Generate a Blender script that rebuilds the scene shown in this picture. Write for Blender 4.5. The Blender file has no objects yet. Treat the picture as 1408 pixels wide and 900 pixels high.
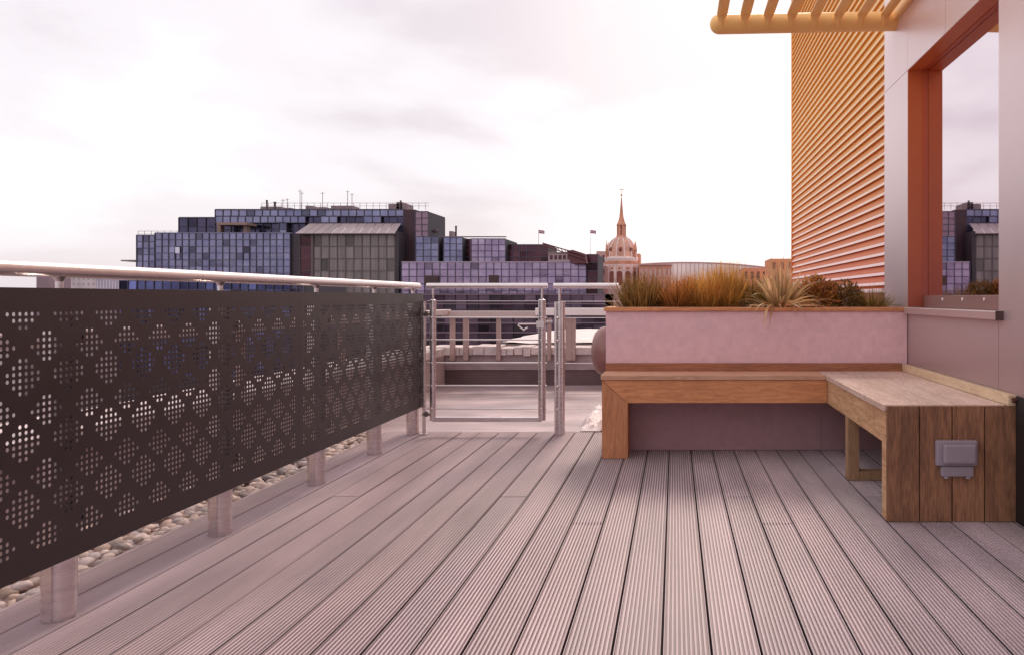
import bpy, bmesh, math, random
from mathutils import Vector, Matrix, noise
random.seed(7)
R = math.radians
scene = bpy.context.scene
COL = scene.collection
F = 1050.0                      # metres-to-picture scale of the lens
def wx(px, Y): return (px - 928.0) / F * Y
def wz(py, Y): return 1.0 - (py - 409.0) / F * Y
def dist(r): return F / r       # depth at which one metre spans r pixels

# ------------------------------------------------------------ materials
MATS = {}
def mat(name, col, rough=0.6, metal=0.0, var=0.0, scale=8.0, stretch=(1,1,1), bump=0.0, bscale=None,
        col2=None, zgrad=None, tint=False, coat=0.0, spec=None, trans=0.0, detail=6.0, bdist=0.004):
    if name in MATS: return MATS[name]
    m = bpy.data.materials.new(name); m.use_nodes = True
    nt = m.node_tree; N = nt.nodes; L = nt.links
    b = N['Principled BSDF']
    b.inputs['Roughness'].default_value = rough
    b.inputs['Metallic'].default_value = metal
    if coat: b.inputs['Coat Weight'].default_value = coat
    if spec is not None: b.inputs['Specular IOR Level'].default_value = spec
    tc = N.new('ShaderNodeTexCoord'); mp = N.new('ShaderNodeMapping')
    mp.inputs['Scale'].default_value = stretch
    L.new(tc.outputs['Object'], mp.inputs['Vector'])
    nz = N.new('ShaderNodeTexNoise'); nz.inputs['Scale'].default_value = scale
    nz.inputs['Detail'].default_value = detail; nz.inputs['Roughness'].default_value = .6
    L.new(mp.outputs[0], nz.inputs['Vector'])
    c2 = col2 if col2 else tuple(c * (1 - var) for c in col)
    c1 = col if col2 else tuple(min(1, c * (1 + var)) for c in col)
    mr = N.new('ShaderNodeMapRange'); mr.inputs['From Min'].default_value = .3; mr.inputs['From Max'].default_value = .7
    L.new(nz.outputs['Fac'], mr.inputs['Value'])
    mx = N.new('ShaderNodeMix'); mx.data_type = 'RGBA'
    mx.inputs['A'].default_value = (*c2, 1); mx.inputs['B'].default_value = (*c1, 1)
    L.new(mr.outputs[0], mx.inputs['Factor'])
    out = mx.outputs['Result']
    if zgrad:                    # (z0, z1, colour multiplier at z0): light and shade painted into the colour by height
        z0, z1, mulc = zgrad
        geo = N.new('ShaderNodeNewGeometry'); sx = N.new('ShaderNodeSeparateXYZ')
        L.new(geo.outputs['Position'], sx.inputs[0])
        zr = N.new('ShaderNodeMapRange'); zr.inputs['From Min'].default_value = z0; zr.inputs['From Max'].default_value = z1
        L.new(sx.outputs['Z'], zr.inputs['Value'])
        zc = N.new('ShaderNodeMix'); zc.data_type = 'RGBA'
        zc.inputs['A'].default_value = (*mulc, 1); zc.inputs['B'].default_value = (1, 1, 1, 1)
        L.new(zr.outputs[0], zc.inputs['Factor'])
        mm = N.new('ShaderNodeMix'); mm.data_type = 'RGBA'; mm.blend_type = 'MULTIPLY'; mm.inputs['Factor'].default_value = 1
        L.new(out, mm.inputs['A']); L.new(zc.outputs['Result'], mm.inputs['B']); out = mm.outputs['Result']
    if tint:
        at_ = N.new('ShaderNodeAttribute'); at_.attribute_name = 'tint'
        mm = N.new('ShaderNodeMix'); mm.data_type = 'RGBA'; mm.blend_type = 'MULTIPLY'; mm.inputs['Factor'].default_value = 1
        L.new(out, mm.inputs['A']); L.new(at_.outputs['Color'], mm.inputs['B']); out = mm.outputs['Result']
    L.new(out, b.inputs['Base Color'])
    if bump:
        n2 = N.new('ShaderNodeTexNoise'); n2.inputs['Scale'].default_value = bscale or scale * 4; n2.inputs['Detail'].default_value = 5
        L.new(mp.outputs[0], n2.inputs['Vector'])
        bp = N.new('ShaderNodeBump'); bp.inputs['Strength'].default_value = bump; bp.inputs['Distance'].default_value = bdist
        L.new(n2.outputs['Fac'], bp.inputs['Height']); L.new(bp.outputs[0], b.inputs['Normal'])
        rr = N.new('ShaderNodeMapRange'); rr.inputs['To Min'].default_value = max(0, rough - .12); rr.inputs['To Max'].default_value = min(1, rough + .12)
        L.new(nz.outputs['Fac'], rr.inputs['Value']); L.new(rr.outputs[0], b.inputs['Roughness'])
    if trans:
        tr = N.new('ShaderNodeBsdfTranslucent'); L.new(out, tr.inputs['Color'])
        ms = N.new('ShaderNodeMixShader'); ms.inputs[0].default_value = trans
        L.new(b.outputs[0], ms.inputs[1]); L.new(tr.outputs[0], ms.inputs[2])
        L.new(ms.outputs[0], N['Material Output'].inputs['Surface'])
    MATS[name] = m
    return m

def wood(name, c1, c2, axis):
    """sawn hardwood: grain runs along the given axis"""
    if name in MATS: return MATS[name]
    m = bpy.data.materials.new(name); m.use_nodes = True
    N = m.node_tree.nodes; L = m.node_tree.links; b = N['Principled BSDF']
    tc = N.new('ShaderNodeTexCoord'); mp = N.new('ShaderNodeMapping')
    st = [12, 12, 12]; st['xyz'.index(axis)] = 1.5
    mp.inputs['Scale'].default_value = st
    L.new(tc.outputs['Object'], mp.inputs['Vector'])
    n1 = N.new('ShaderNodeTexNoise'); n1.inputs['Scale'].default_value = 1.6; n1.inputs['Detail'].default_value = 3; n1.inputs['Distortion'].default_value = .6
    L.new(mp.outputs[0], n1.inputs['Vector'])
    ml = N.new('ShaderNodeMath'); ml.operation = 'MULTIPLY'; ml.inputs[1].default_value = 9
    fr = N.new('ShaderNodeMath'); fr.operation = 'PINGPONG'; fr.inputs[1].default_value = 1
    L.new(n1.outputs['Fac'], ml.inputs[0]); L.new(ml.outputs[0], fr.inputs[0])
    n2 = N.new('ShaderNodeTexNoise'); n2.inputs['Scale'].default_value = 14; n2.inputs['Detail'].default_value = 6
    L.new(mp.outputs[0], n2.inputs['Vector'])
    n3 = N.new('ShaderNodeTexNoise'); n3.inputs['Scale'].default_value = 2.3; n3.inputs['Detail'].default_value = 4
    L.new(tc.outputs['Object'], n3.inputs['Vector'])
    a = N.new('ShaderNodeMath'); a.operation = 'MULTIPLY_ADD'; a.inputs[1].default_value = .35
    L.new(fr.outputs[0], a.inputs[0]); L.new(n2.outputs['Fac'], a.inputs[2])
    a2 = N.new('ShaderNodeMath'); a2.operation = 'MULTIPLY_ADD'; a2.inputs[1].default_value = .7
    L.new(n3.outputs['Fac'], a2.inputs[0]); L.new(a.outputs[0], a2.inputs[2])
    mr = N.new('ShaderNodeMapRange'); mr.inputs['From Min'].default_value = .65; mr.inputs['From Max'].default_value = 1.4
    L.new(a2.outputs[0], mr.inputs['Value'])
    mx = N.new('ShaderNodeMix'); mx.data_type = 'RGBA'; mx.inputs['A'].default_value = (*c1, 1); mx.inputs['B'].default_value = (*c2, 1)
    L.new(mr.outputs[0], mx.inputs['Factor'])
    at_ = N.new('ShaderNodeAttribute'); at_.attribute_name = 'tint'
    mm = N.new('ShaderNodeMix'); mm.data_type = 'RGBA'; mm.blend_type = 'MULTIPLY'; mm.inputs['Factor'].default_value = 1
    L.new(mx.outputs['Result'], mm.inputs['A']); L.new(at_.outputs['Color'], mm.inputs['B'])
    L.new(mm.outputs['Result'], b.inputs['Base Color'])
    b.inputs['Roughness'].default_value = .6
    bp = N.new('ShaderNodeBump'); bp.inputs['Strength'].default_value = .35; bp.inputs['Distance'].default_value = .003
    L.new(a.outputs[0], bp.inputs['Height']); L.new(bp.outputs[0], b.inputs['Normal'])
    MATS[name] = m
    return m

# ------------------------------------------------------------ mesh builder
class MB:
    def __init__(s): s.v = []; s.f = []; s.t = []; s.mi = []; s.sm = []
    def add(s, vs, fs, tint=1.0, mi=0, smooth=False):
        o = len(s.v); s.v += [tuple(v) for v in vs]
        for f in fs: s.f.append(tuple(i + o for i in f)); s.t.append(tint); s.mi.append(mi); s.sm.append(smooth)
    def box(s, x0, x1, y0, y1, z0, z1, tint=1.0, mi=0):
        if x0 > x1: x0, x1 = x1, x0
        if y0 > y1: y0, y1 = y1, y0
        if z0 > z1: z0, z1 = z1, z0
        vs = [(x0,y0,z0),(x1,y0,z0),(x1,y1,z0),(x0,y1,z0),(x0,y0,z1),(x1,y0,z1),(x1,y1,z1),(x0,y1,z1)]
        s.add(vs, [(0,3,2,1),(4,5,6,7),(0,1,5,4),(1,2,6,5),(2,3,7,6),(3,0,4,7)], tint, mi)
    def prism(s, poly, axis, a, b, tint=1.0, mi=0):
        """poly: 2D outline; extruded along axis from a to b"""
        def P(p, t):
            if axis == 'x': return (t, p[0], p[1])
            if axis == 'y': return (p[0], t, p[1])
            return (p[0], p[1], t)
        n = len(poly)
        vs = [P(p, a) for p in poly] + [P(p, b) for p in poly]
        fs = [tuple(range(n)), tuple(range(2*n-1, n-1, -1))] + [(i, i+n, (i+1) % n + n, (i+1) % n) for i in range(n)]
        s.add(vs, fs, tint, mi)
    def tube(s, p0, p1, r0, r1=None, n=16, caps=True, tint=1.0, mi=0, squash=1.0):
        r1 = r0 if r1 is None else r1
        p0 = Vector(p0); p1 = Vector(p1); d = (p1 - p0).normalized()
        up = Vector((0,0,1)) if abs(d.z) < .9 else Vector((1,0,0))
        u = d.cross(up).normalized(); w = u.cross(d)
        vs = []
        for p, r in ((p0, r0), (p1, r1)):
            for k in range(n):
                a = 2*math.pi*k/n; vs.append(p + u*math.cos(a)*r + w*math.sin(a)*r*squash)
        s.add(vs, [(k, (k+1) % n, (k+1) % n + n, k+n) for k in range(n)], tint, mi, True)
        if caps: s.add(vs, [tuple(range(n-1, -1, -1)), tuple(range(n, 2*n))], tint, mi)
    def path(s, pts, r, n=10, mi=0):
        for a, b in zip(pts[:-1], pts[1:]): s.tube(a, b, r, n=n, mi=mi)
        for p in pts[1:-1]: s.ball(p, r, 8, 6, mi=mi)
    def ball(s, c, r, n=12, m=8, sc=(1,1,1), mi=0, tint=1.0):
        vs = []
        for i in range(m+1):
            t = math.pi*i/m
            for k in range(n):
                a = 2*math.pi*k/n
                vs.append((c[0]+r*sc[0]*math.sin(t)*math.cos(a), c[1]+r*sc[1]*math.sin(t)*math.sin(a), c[2]+r*sc[2]*math.cos(t)))
        s.add(vs, [(i*n+k, (i+1)*n+k, (i+1)*n+(k+1) % n, i*n+(k+1) % n) for i in range(m) for k in range(n)], tint, mi, True)
    def lathe(s, c, prof, n=24, mi=0, smooth=True, tint=1.0):
        vs = []
        for r, z in prof:
            for k in range(n):
                a = 2*math.pi*(k+.5)/n; vs.append((c[0]+r*math.cos(a), c[1]+r*math.sin(a), c[2]+z))
        m = len(prof)
        s.add(vs, [(i*n+k, i*n+(k+1) % n, (i+1)*n+(k+1) % n, (i+1)*n+k) for i in range(m-1) for k in range(n)], tint, mi, smooth)
    def build(s, name, mats, parent=None, bevel=0, kind=None, label=None, cat=None, group=None):
        me = bpy.data.meshes.new(name); me.from_pydata(s.v, [], s.f)
        if not isinstance(mats, (list, tuple)): mats = [mats]
        for m in mats: me.materials.append(m)
        me.polygons.foreach_set('material_index', s.mi); me.polygons.foreach_set('use_smooth', s.sm)
        ca = me.color_attributes.new('tint', 'FLOAT_COLOR', 'CORNER')
        buf = []
        for f, t in zip(s.f, s.t):
            c = (t, t, t, 1) if not isinstance(t, tuple) else (*t, 1)
            buf += list(c) * len(f)
        ca.data.foreach_set('color', buf)
        me.update()
        bm = bmesh.new(); bm.from_mesh(me); bmesh.ops.recalc_face_normals(bm, faces=bm.faces); bm.to_mesh(me); bm.free()
        o = bpy.data.objects.new(name, me); COL.objects.link(o)
        if parent:
            o.parent = parent
            if parent.type == 'EMPTY': o.matrix_parent_inverse = Matrix.Translation(parent.location).inverted()
        if bevel:
            b = o.modifiers.new('Bevel', 'BEVEL'); b.width = bevel; b.segments = 2; b.limit_method = 'ANGLE'; b.harden_normals = False
        tag(o, label, cat, group, kind)
        return o
def tag(o, label=None, cat=None, group=None, kind=None):
    if label: o['label'] = label
    if cat: o['category'] = cat
    if group: o['group'] = group
    if kind: o['kind'] = kind
    return o
def thing(name, label, cat, loc=(0,0,0), group=None):
    o = bpy.data.objects.new(name, None); o.location = loc; COL.objects.link(o); o.empty_display_size = .2
    return tag(o, label, cat, group)

# ------------------------------------------------------------ material library
steel   = mat('brushed_steel', (.74,.66,.66), .28, .9, .10, 6, (1,1,8), .03, 60)
steel_r = mat('rail_steel', (.76,.67,.67), .34, .7, .06, 5, (1,1,1), .1, 40)
steel_d = mat('dark_steel', (.16,.12,.12), .45, .6, .1, 8)
panel_m = mat('powder_coated_dark', (.034,.020,.023), .42, 0, .16, 3, (1,1,1), .06, 220, spec=.5)
deck_m  = mat('composite_deck', (.56,.435,.462), .50, 0, .18, 1.6, (4,.6,1), .3, 90, tint=True)
pebble  = mat('river_pebble', (.46,.35,.32), .7, 0, .3, 30, tint=True)
roofm   = mat('roof_paving', (.40,.29,.31), .5, 0, .35, 1.3, (1,1,1), .4, 25)
conc    = mat('weathered_concrete', (.36,.27,.28), .85, 0, .3, 3.0, (1,1,1), .5, 20)
concd   = mat('stained_concrete', (.13,.08,.085), .85, 0, .3, 2.0, (1,1,1), .4, 20)
coping  = mat('pale_coping', (.60,.49,.48), .8, 0, .32, 5.0, (1,1,1), .5, 18)
stucco  = mat('pink_stucco', (.82,.53,.565), .85, 0, .08, 20, (1,1,1), .5, 60, zgrad=(.25, .6, (.50,.44,.44)))  # under-bench shade painted into the lower part of the wall
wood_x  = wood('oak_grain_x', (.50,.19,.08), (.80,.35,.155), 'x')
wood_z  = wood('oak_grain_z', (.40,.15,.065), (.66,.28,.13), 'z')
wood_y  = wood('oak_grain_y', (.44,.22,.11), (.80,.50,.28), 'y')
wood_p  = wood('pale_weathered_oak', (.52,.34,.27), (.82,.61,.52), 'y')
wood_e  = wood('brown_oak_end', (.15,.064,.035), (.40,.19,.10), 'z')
clad    = mat('metal_cladding', (.92,.76,.76), .34, .35, .04, 1.2, (1,1,1), .04, 8, zgrad=(.3, 2.2, (.42,.33,.335)))  # sky reflection fading downwards, painted into the colour
clad_s  = mat('cladding_seam', (.12,.08,.08), .6)
reveal  = mat('orange_brown_reveal', (.66,.15,.04), .4, .1, .06, 2, zgrad=(.9, 2.2, (.55,.55,1.2)))  # warm glow painted in, dulling towards the sill
frame_m = mat('red_brown_frame', (.62,.12,.045), .4, .1, .06, 2, zgrad=(.9, 2.2, (.6,.7,1.4)))  # same glow gradient put into the frame colour
slat_o  = mat('orange_louvre', (1.0,.49,.095), .5, 0, .03, 2, zgrad=(1.0, 3.0, (.66,.22,.24)))  # redder low, golden high: sun glow painted into the slats
slat_e  = mat('lit_louvre_edge', (1.0,.86,.62), .5, 0, .03, 2, zgrad=(1.0, 2.4, (.95,.80,1.15)))  # same slats painted paler where the sky lights their edges
canopy  = mat('peach_coated_metal', (1.0,.57,.20), .45, 0, .04, 2)
socketm = mat('lilac_grey_plastic', (.34,.28,.33), .4, 0, .04, 10)
soil    = mat('soil', (.05,.03,.02), .95, 0, .4, 30)

# ------------------------------------------------------------ camera, light, sky
cam = bpy.data.cameras.new('camera'); co = bpy.data.objects.new('camera', cam); COL.objects.link(co)
cam.sensor_width = 36; cam.lens = F / 1408 * 36
cam.shift_x = -(928 - 704) / 1408; cam.shift_y = -(450 - 409) / 1408
co.location = (0, 0, 1.0); co.rotation_euler = (R(90), 0, 0)
cam.clip_start = .05; cam.clip_end = 6000
scene.camera = co
SUN_EL, SUN_AZ = 40, 6
sl = bpy.data.lights.new('sun', 'SUN'); so = bpy.data.objects.new('sun', sl); COL.objects.link(so)
sl.energy = 2.0; sl.angle = R(11); sl.color = (1, .83, .69)
d = Vector((math.sin(R(SUN_AZ))*math.cos(R(SUN_EL)), math.cos(R(SUN_AZ))*math.cos(R(SUN_EL)), math.sin(R(SUN_EL))))
so.rotation_euler = d.to_track_quat('Z', 'Y').to_euler()
w = bpy.data.worlds.new('World'); scene.world = w; w.use_nodes = True
N = w.node_tree.nodes; L = w.node_tree.links; N.clear()
out = N.new('ShaderNodeOutputWorld')
sky = N.new('ShaderNodeTexSky'); sky.sky_type = 'NISHITA'; sky.sun_disc = False
sky.sun_elevation = R(SUN_EL); sky.sun_rotation = R(SUN_AZ); sky.air_density = 1.0; sky.dust_density = 3
b1 = N.new('ShaderNodeBackground'); b1.inputs[1].default_value = .1; L.new(sky.outputs[0], b1.inputs[0])
tc = N.new('ShaderNodeTexCoord'); sep = N.new('ShaderNodeSeparateXYZ'); L.new(tc.outputs['Generated'], sep.inputs[0])
# project the direction onto a cloud layer so that the clouds flatten towards the horizon
zz = N.new('ShaderNodeMath'); zz.operation = 'ADD'; zz.inputs[1].default_value = .28
ab = N.new('ShaderNodeMath'); ab.operation = 'MAXIMUM'; ab.inputs[1].default_value = 0
L.new(sep.outputs['Z'], ab.inputs[0]); L.new(ab.outputs[0], zz.inputs[0])
dx = N.new('ShaderNodeMath'); dx.operation = 'DIVIDE'; dy = N.new('ShaderNodeMath'); dy.operation = 'DIVIDE'
L.new(sep.outputs['X'], dx.inputs[0]); L.new(zz.outputs[0], dx.inputs[1])
L.new(sep.outputs['Y'], dy.inputs[0]); L.new(zz.outputs[0], dy.inputs[1])
cb = N.new('ShaderNodeCombineXYZ'); L.new(dx.outputs[0], cb.inputs[0]); L.new(dy.outputs[0], cb.inputs[1])
cb.inputs[2].default_value = 0.7
n1 = N.new('ShaderNodeTexNoise'); n1.inputs['Scale'].default_value = 1.0; n1.inputs['Detail'].default_value = 7
n1.inputs['Roughness'].default_value = .5; n1.inputs['Distortion'].default_value = .25
L.new(cb.outputs[0], n1.inputs['Vector'])
cr = N.new('ShaderNodeValToRGB'); e = cr.color_ramp.elements; cr.color_ramp.interpolation = 'EASE'
e[0].position = .38; e[0].color = (1.30, 1.28, 1.30, 1)
e[1].position = .68; e[1].color = (.84, .755, .80, 1)
k = cr.color_ramp.elements.new(.54); k.color = (1.05, .985, 1.02, 1)
L.new(n1.outputs['Fac'], cr.inputs[0])
b2 = N.new('ShaderNodeBackground'); b2.inputs[1].default_value = 1.0; 
# the cloud thins and glows around the sun's direction
gd = N.new('ShaderNodeVectorMath'); gd.operation = 'DOT_PRODUCT'; gv_ = Vector((.17, .93, .26)).normalized(); gd.inputs[1].default_value = gv_
L.new(tc.outputs['Generated'], gd.inputs[0])
gr = N.new('ShaderNodeMapRange'); gr.interpolation_type = 'SMOOTHSTEP'; gr.inputs['From Min'].default_value = .90; gr.inputs['From Max'].default_value = 1.0
gr.inputs['To Max'].default_value = .2; L.new(gd.outputs['Value'], gr.inputs['Value'])
gx = N.new('ShaderNodeMix'); gx.data_type = 'RGBA'; gx.blend_type = 'ADD'; gx.inputs['B'].default_value = (1.0, .86, .72, 1)
hz = N.new('ShaderNodeMapRange'); hz.interpolation_type = 'SMOOTHSTEP'; hz.inputs['From Min'].default_value = .17; hz.inputs['From Max'].default_value = .02
hz.inputs['To Max'].default_value = .72; L.new(sep.outputs['Z'], hz.inputs['Value'])
hm = N.new('ShaderNodeMix'); hm.data_type = 'RGBA'; hm.inputs['B'].default_value = (.95, .86, .90, 1)
L.new(hz.outputs[0], hm.inputs['Factor']); L.new(cr.outputs[0], hm.inputs['A'])
L.new(gr.outputs[0], gx.inputs['Factor']); L.new(hm.outputs['Result'], gx.inputs['A']); L.new(gx.outputs['Result'], b2.inputs[0])
ms = N.new('ShaderNodeMixShader'); ms.inputs[0].default_value = .88
L.new(b1.outputs[0], ms.inputs[1]); L.new(b2.outputs[0], ms.inputs[2]); L.new(ms.outputs[0], out.inputs[0])
scene.view_settings.view_transform = 'Standard'; scene.view_settings.look = 'None'
scene.view_settings.exposure = 0; scene.view_settings.gamma = 1
scene.render.engine = 'CYCLES'
scene.cycles.max_bounces = 8

# ------------------------------------------------------------ setting
mb = MB(); mb.add([(-2500,-1500,-25),(2500,-1500,-25),(2500,4500,-25),(-2500,4500,-25)], [(0,1,2,3)])
mb.build('ground', mat('city_ground', (.20,.16,.17), .9, 0, .4, .05), kind='structure')

XL, XR, DECK_END = -2.152, 1.90, dist(184)
mb = MB(); PW = .141; GAP = .007
k = 0
x = XL
while x < XR:
    joints = [-1.6]
    y = 0.4 + random.choice([3.0, 3.45, 4.2, 9, 9, 5.1, 6.0])
    while y < DECK_END - .4: joints.append(y); y += 3.6
    joints.append(DECK_END + random.uniform(-.006, .006))
    for a, b in zip(joints[:-1], joints[1:]):
        x0 = x + GAP/2; x1 = x + PW - GAP/2; n = 10; p = (x1-x0)/n
        dz = random.uniform(-.0012, .0012); z = dz
        prof = [(x0, z-.022), (x0, z-.0015), (x0+.0012, z)]
        for i in range(n):
            c = x0 + p*(i+.5)
            if i < n:
                prof += [(c-.0038, z), (c-.0030, z-.0075), (c+.0030, z-.0075), (c+.0038, z)]
        prof += [(x1-.0012, z), (x1, z-.0015), (x1, z-.022)]
        t = random.uniform(.93, 1.06); u = random.uniform(-.012, .012)
        m = len(prof); ya, yb = a+.0006, b-.0006
        vs = [(px, ya, pz) for px, pz in prof] + [(px, yb, pz) for px, pz in prof]
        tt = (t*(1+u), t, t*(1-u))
        shaded = lambda q: tuple(v*q for v in tt)  # darker tint: shade of gaps and grooves put into the board colour
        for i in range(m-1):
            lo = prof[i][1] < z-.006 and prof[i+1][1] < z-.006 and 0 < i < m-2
            mb.add([vs[i], vs[i+1], vs[i+1+m], vs[i+m]], [(0,1,2,3)], shaded(.22) if i in (0, m-2) else shaded(.5) if lo else tt)
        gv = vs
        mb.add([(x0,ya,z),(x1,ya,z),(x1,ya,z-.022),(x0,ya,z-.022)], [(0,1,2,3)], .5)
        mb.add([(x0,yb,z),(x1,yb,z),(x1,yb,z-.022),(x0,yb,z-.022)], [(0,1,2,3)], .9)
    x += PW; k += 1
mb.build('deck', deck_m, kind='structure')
mb = MB(); mb.box(XL, 1.90, -1.6, DECK_END-.01, -.10, -.03)
mb.build('deck_underlay', mat('dark_underlay', (.018,.012,.014), .9), kind='structure')
BACK = dist(119)
mb = MB(); mb.box(-3.1, 6, -2, 10.6, -.45, -.105)
mb.build('roof_slab', conc, kind='structure')
mb = MB()
x = -2.66
for i in range(2):
    for j in range(2):
        xa = -2.66 + i*3.4; ya = DECK_END + .004 + j*2.29
        mb.box(xa+.002, min(xa+3.396, 1.6), ya+.006, min(ya+2.284, BACK), -.1, -.012 + j*.002, (1, .97)[j])
roofm2 = mat('roof_paving_slabs', (.40,.30,.315), .42, 0, .40, 1.3, (.8,1.6,1), .2, 25, tint=True)
mb.build('paving', roofm2, kind='structure')

# pebble strip
ico = bmesh.new(); bmesh.ops.create_icosphere(ico, subdivisions=2, radius=1)
iv = [v.co.copy() for v in ico.verts]; ifc = [tuple(v.index for v in f.verts) for f in ico.faces]; ico.free()
mb = MB()
for i in range(3600):
    c = Vector((random.uniform(-2.63, -2.17), random.uniform(1.3, 6.0), random.uniform(-.075, -.02)))
    s = random.uniform(.016, .033); sc = Vector((s*random.uniform(.9,1.5), s*random.uniform(.8,1.3), s*random.uniform(.5,.8)))
    rot = Matrix.Rotation(random.uniform(0, 6.28), 3, 'Z') @ Matrix.Rotation(random.uniform(-.4,.4), 3, 'X')
    off = Vector((i*3.1, 0, 0)); t = random.choice([.62,.8,1,1.1,1.3,1.45]); h = random.uniform(-.08,.08)
    mb.add([c + rot @ Vector((v.x*sc.x, v.y*sc.y, v.z*sc.z)) * (1+.28*noise.noise(v*1.1+off)) for v in iv], ifc, (t*(1+h), t, t*(1-h*1.3)), 0, True)
mb.build('pebbles', pebble, kind='stuff', label='strip of rounded pinkish pebbles along the deck edge', cat='pebbles')
mb = MB(); mb.box(XL-.022, XL-.004, -1.6, DECK_END, -.10, -.004)
mb.box(-2.655, -2.17, -1.6, 6.05, -.104, -.07)
mb.build('gravel_bed', conc, kind='structure')

# parapet round the outer roof
pp = thing('parapet_wall', 'low stained concrete parapet with pale coping behind the gate', 'wall', (-2.7, BACK, 0))
mb = MB(); mb.box(-3.0, -2.66, -1.6, BACK+.3, -.1, .34); mb.build('side_wall', mat('light_render', (.55,.44,.44), .8, 0, .25, 2.5, (1,1,1), .4, 18), pp)
mb = MB(); mb.box(-2.66, 5, BACK, BACK+.3, -.1, .185)
mb.box(-2.66, 5, BACK-.0, BACK+.3, .186, .344)
mb.build('wall', [concd], pp)
mb = MB(); mb.box(-2.655, 5, BACK-.012, BACK-.002, .17, .345)
mb.build('upstand_band', conc, pp)
mb = MB()
y = -1.6
while y < BACK-.4:
    l = random.uniform(.45, .7); mb.box(-3.05, -2.60, y, y+l-.006, .345, .43+random.uniform(-.004,.004)); y += l
mb.build('side_coping', coping, pp, .008)
mb = MB(); x = -2.98
while x < 4.6:
    l = random.uniform(.07,.2) if x < -1.7 else random.uniform(.8,1.4)
    h = random.uniform(-.014,.014) if x < -1.7 else random.uniform(-.006,.006)
    mb.box(x, x+l-.008, BACK-.05+random.uniform(-.02,.01), BACK+.38, .348+random.uniform(-.02,.0), .43+h); x += l
mb.build('back_coping', coping, pp, .006)
# pale roof ledge past the coping
lg = thing('roof_ledge', 'pale weathered flat roof ledge beyond the back parapet', 'roof', (-.5, BACK+1, 0))
mb = MB(); n = 26; mrow = 8
x0, x1 = wx(697, 9.6), 2.6
vs = []
for j in range(mrow+1):
    for i in range(n+1):
        X = x0 + (x1-x0)*i/n; Y = BACK+.39 + 1.5*j/mrow
        h = .46 + .10*min(1, max(0, (X-x0)/.5)) * (j/mrow)**.7 + .02*noise.noise(Vector((X*3, Y*3, 0)))
        vs.append((X, Y, h))
mb.add(vs, [(j*(n+1)+i, j*(n+1)+i+1, (j+1)*(n+1)+i+1, (j+1)*(n+1)+i) for j in range(mrow) for i in range(n)], 1, 0, True)
mb.build('roof_sheet', mat('pale_roofing', (.66,.56,.56), .6, 0, .25, 4, (1,1,1), .4, 12), lg)
mb = MB(); mb.box(x0, x1, BACK+.385, BACK+1.88, -.1, .44); mb.build('wall', conc, lg)

# ------------------------------------------------------------ balustrade with perforated screens
XP = -1.86; PZ0, PZ1 = .20, 1.028
def screen_mesh(y0, y1):
    """perforated sheet in the plane x = XP: honest round holes in diamonds"""
    mb = MB(); th = .002; pz = .0188; py = .0206
    nrow = 37; zt = PZ1 - .066
    usable = (y1-y0) - .055
    nc = int(usable/py); ys = y0 + (y1-y0-nc*py)/2
    def holes(r, c):
        c = c % 8; r = (r + 7) % 10
        A = {0:2,1:4,2:6,3:4,4:2}; B = {4:2,5:4,6:6,7:6,8:4,9:2}
        wB = B.get(r, 0); wA = A.get(r, 0)
        dB = abs(c - 2.5); dA = min(abs(c - 6.5), abs(c + 1.5))
        return dB < wB/2 or dA < wA/2
    nseg = 12; hr = .0061
    zb = zt - nrow*pz
    for side in (0, 1):
        X = XP + (th if side == 0 else 0)
        # solid margins
        for (a, b, c_, d_) in ((y0, y1, zt, PZ1), (y0, y1, PZ0, zb), (y0, ys, zb, zt), (ys+nc*py, y1, zb, zt)):
            mb.add([(X,a,c_),(X,b,c_),(X,b,d_),(X,a,d_)], [(0,1,2,3)])
        for r in range(nrow):
            c = 0
            while c < nc:
                za, z2 = zt-(r+1)*pz, zt-r*pz
                if not holes(r, c):
                    c2 = c
                    while c2 < nc and not holes(r, c2): c2 += 1
                    mb.add([(X,ys+c*py,za),(X,ys+c2*py,za),(X,ys+c2*py,z2),(X,ys+c*py,z2)], [(0,1,2,3)]); c = c2; continue
                ya, yb = ys+c*py, ys+(c+1)*py; cy, cz = (ya+yb)/2, (za+z2)/2
                ring = [(X, cy+hr*math.cos(2*math.pi*(q+.5)/nseg), cz+hr*math.sin(2*math.pi*(q+.5)/nseg)) for q in range(nseg)]
                cor = [(X,yb,z2),(X,ya,z2),(X,ya,za),(X,yb,za)]
                vs = ring + cor; fs = []
                # corner fans: corner q covers ring vertices 3q .. 3q+2, joined along the sides
                for q in range(4):
                    i0 = 3*q
                    fs += [(12+q, i0, i0+1), (12+q, i0+1, i0+2), (12+q, i0+2, (i0+3) % 12, 12+(q+1) % 4)]
                mb.add(vs, fs)
                if side == 0:
                    back = [(X-th, p[1], p[2]) for p in ring]
                    mb.add(ring+back, [(q, (q+1) % nseg, (q+1) % nseg+nseg, q+nseg) for q in range(nseg)])
                c += 1
    # edge returns
    for (a, b) in ((y0, y0), (y1, y1)):
        mb.add([(XP,a,PZ0),(XP+th,a,PZ0),(XP+th,a,PZ1),(XP,a,PZ1)], [(0,1,2,3)])
    mb.add([(XP,y0,PZ1),(XP+th,y0,PZ1),(XP+th,y1,PZ1),(XP,y1,PZ1)], [(0,1,2,3)])
    mb.add([(XP,y0,PZ0),(XP+th,y0,PZ0),(XP+th,y1,PZ0),(XP,y1,PZ0)], [(0,1,2,3)])
    return mb
bal = thing('balustrade', 'steel balustrade with dark perforated screens along the left of the deck', 'railing', (-1.93, 3.5, 0))
YJ = F*1.86/517; YE = F*1.86/346
screen_mesh(YJ - 1.86, YJ - .001).build('perforated_screen', panel_m, bal)
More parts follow.
